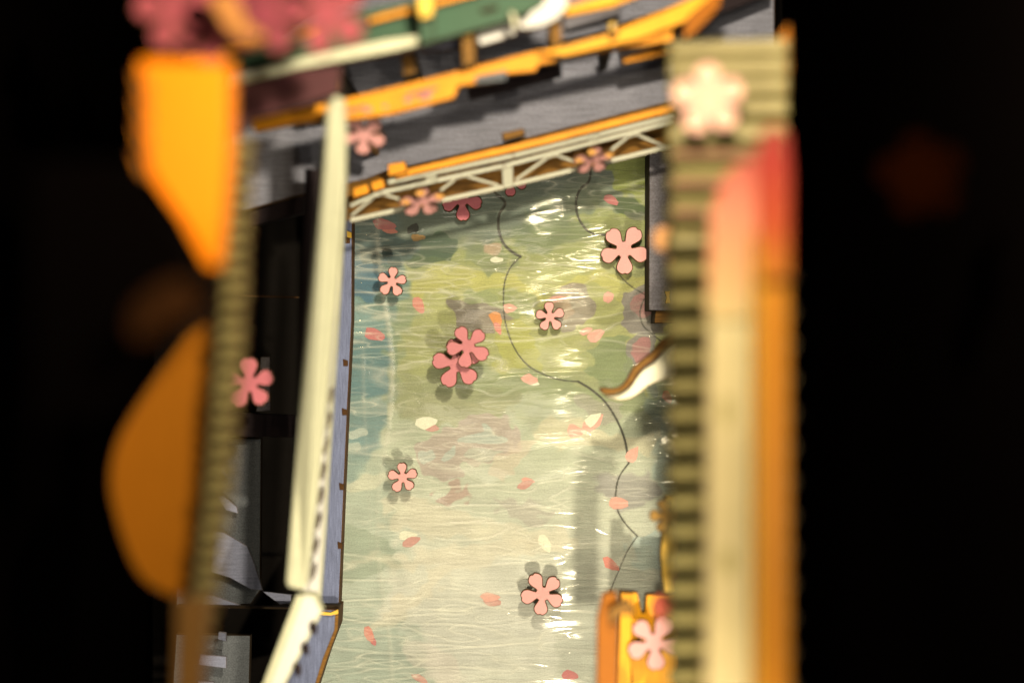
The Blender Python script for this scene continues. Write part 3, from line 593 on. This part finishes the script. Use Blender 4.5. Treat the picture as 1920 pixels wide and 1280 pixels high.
for i in range(13):
    y = 500 + i * 64; slab('tooth', [(1478, y), (1492, y + 14), (1486, y + 34), (1478, y + 44)], 14.0, .2, mat('dim_straw', (58, 44, 16), .8), M_char, ab)
tag(slab('amber_strip', [(1458, 70), (1480, 44), (1484, 120), (1480, 180), (1464, 220), (1456, 180)], 10.5, .3, M_dorange, M_burnt), 'short amber strip at the top right beside the straw slats', 'strip')
blossom(1330, 186, 126, 12.2, 4, M_peach, 'bright peach blossom lying on the upper straw slats', None, peg=11.2, edge=M_pinkl, th=.15)
G3 = 'close blurred blossoms at the right'
M_warmp = mat('warm_peach_blossom', (136, 76, 44), .65, spec=.1, mott=.15)
def graded(name, stops_):
    m = mat(name, (200, 200, 200), .65, spec=.1); nt = m.node_tree; n = nt.nodes
    tc = n.new('ShaderNodeTexCoord'); sx = n.new('ShaderNodeSeparateXYZ'); nt.links.new(tc.outputs['Generated'], sx.inputs[0])
    cr_ = n.new('ShaderNodeValToRGB'); e = cr_.color_ramp.elements; e[0].position = stops_[0][0]; e[0].color = (*alb(*stops_[0][1]), 1); e[1].position = stops_[-1][0]; e[1].color = (*alb(*stops_[-1][1]), 1)
    for p_, c_ in stops_[1:-1]: k = e.new(p_); k.color = (*alb(*c_), 1)
    nt.links.new(sx.outputs['Y'], cr_.inputs[0]); nt.links.new(cr_.outputs[0], n['Principled BSDF'].inputs['Base Color']); return m
M_pg = graded('peach_washed_paint', [(0, (130, 108, 62)), (.3, (134, 92, 52)), (.7, (136, 72, 46)), (1, (112, 46, 32))])
M_rg = graded('red_washed_paint', [(0, (110, 60, 4)), (.35, (104, 34, 8)), (.8, (92, 18, 10)), (1, (84, 30, 16))])
tag(slab('red_painted_board_end', [(1418, 300), (1430, 250), (1456, 232), (1476, 250), (1482, 330), (1480, 520), (1426, 524)], 14.8, .09, M_rg, M_red), 'very blurred red painted board end against the black wall beside the straw slats', 'board end')
tag(slab('peach_painted_board_end', [(1326, 600), (1330, 470), (1338, 392), (1360, 330), (1396, 300), (1428, 300), (1430, 600)], 14.07, .06, M_pg, M_pg), 'very blurred peach painted board end fading into the beige board', 'board end')
M_gold = mat('golden_blossom', (172, 112, 54), .6, mott=.1); M_brick = mat('brick_red_blossom', (140, 48, 26), .6, mott=.1)
blossom(1292, 452, 128, 9.8, 12, M_gold, 'golden peach blossom half hidden behind the straw slats', None, th=.15, edge=M_gold)
blossom(1292, 1136, 128, 8.5, 20, M_brick, 'brick red blossom half behind the slats over the orange bracket', None, th=.15, edge=M_brick)
blossom(1730, 330, 150, 17.0, 10, mat('painted_dim_red', (.0025, .0005, .0001), .9, raw=True, spec=0), 'barely lit dark red blossom on the black wall', None, th=.15, edge=MATS['painted_dim_red'])  # faint red glow on the wall, painted as a near-black blossom

# grey wood block by the pond
gk = empty('grey_wood_block', P(1235, 440, .1), 'dark grey wood block standing at the right edge of the pond', 'block')
slab('block_top', [(1217, 286), (1330, 280), (1330, 586), (1216, 582)], 1.3, 1.1, M_dgrey, M_char, gk)
slab('notch_block', [(1234, 548), (1270, 544), (1270, 606), (1226, 606), (1228, 586)], 1.1, .9, M_brown, M_char, gk)
slab('brass_tab', [(1246, 546), (1256, 545), (1255, 556), (1257, 568), (1247, 569), (1249, 557)], 1.4, .1, M_yel, M_burnt, gk, .01)
# branch
br_ = empty('wooden_branch', P(1200, 690, .2), 'wavy branch with scorched brown edge reaching over the pond', 'branch')
upper = [(1124, 728), (1134, 726), (1150, 728), (1166, 722), (1178, 706), (1186, 690), (1204, 674), (1222, 660), (1240, 638), (1272, 622)]
lower = [(1280, 700), (1258, 706), (1232, 716), (1214, 724), (1200, 736), (1184, 746), (1160, 750), (1140, 752), (1130, 746)]
mid = [(1274, 650), (1250, 662), (1232, 682), (1210, 696), (1196, 714), (1182, 732), (1160, 744), (1134, 746)]
mid = [(a[0] * .62 + b[0] * .38, a[1] * .62 + b[1] * .38) for a, b in zip(mid, [(1266, 626), (1240, 642), (1222, 662), (1202, 676), (1188, 692), (1178, 710), (1158, 726), (1132, 730)])]
slab('scorched_edge', smoothloop(upper + mid, 2), 4.0, .25, M_brown, M_burnt, br_, .03)
slab('pale_face', smoothloop([(p[0], p[1] + 2) for p in mid[::-1]] + lower[:-2], 2), 3.7, .2, mat('cream_branch_face', (236, 218, 168), .6), M_brown, br_, .02)
# orange gate posts at bottom right
gp = empty('orange_post_bracket', P(1190, 1200, 3), 'orange notched post bracket at the bottom right of the pond', 'bracket')
slab('side_plate', [(1130, 1112), (1156, 1108), (1160, 1130), (1158, 1340), (1118, 1340), (1120, 1160)], 7.0, .3, M_dorange, M_burnt, gp)
slab('notched_plate', [(1168, 1108), (1196, 1110), (1204, 1148), (1208, 1148), (1212, 1114), (1270, 1112), (1270, 1340), (1190, 1340), (1180, 1200)], 3.6, .3, M_orangev, M_burnt, gp)
slab('post', [(1164, 1110), (1186, 1112), (1184, 1340), (1156, 1340)], 4.4, .5, M_orangev, M_burnt, gp)
slab('clip', [(1140, 1144), (1176, 1120), (1190, 1140), (1188, 1152), (1162, 1152), (1144, 1172)], 7.3, .2, M_brown, M_char, gp)
blossom(1226, 1204, 100, 4.6, -30, M_pinkl, 'pale pink blossom on the orange notched bracket', None, peg=3.6)
yb = empty('yellow_corner_board', P(1250, 1000, 4), 'yellow board with a small golden blossom beside the pond', 'board')
slab('board', [(1246, 930), (1290, 920), (1290, 1110), (1244, 1110), (1238, 1040)], 4.4, .3, M_yel, M_burnt, yb)
blossom(1250, 968, 62, 4.9, 14, mat('golden_small_blossom', (190, 138, 60), .6), 'small golden blossom at the edge of the yellow board', None, peg=4.4)
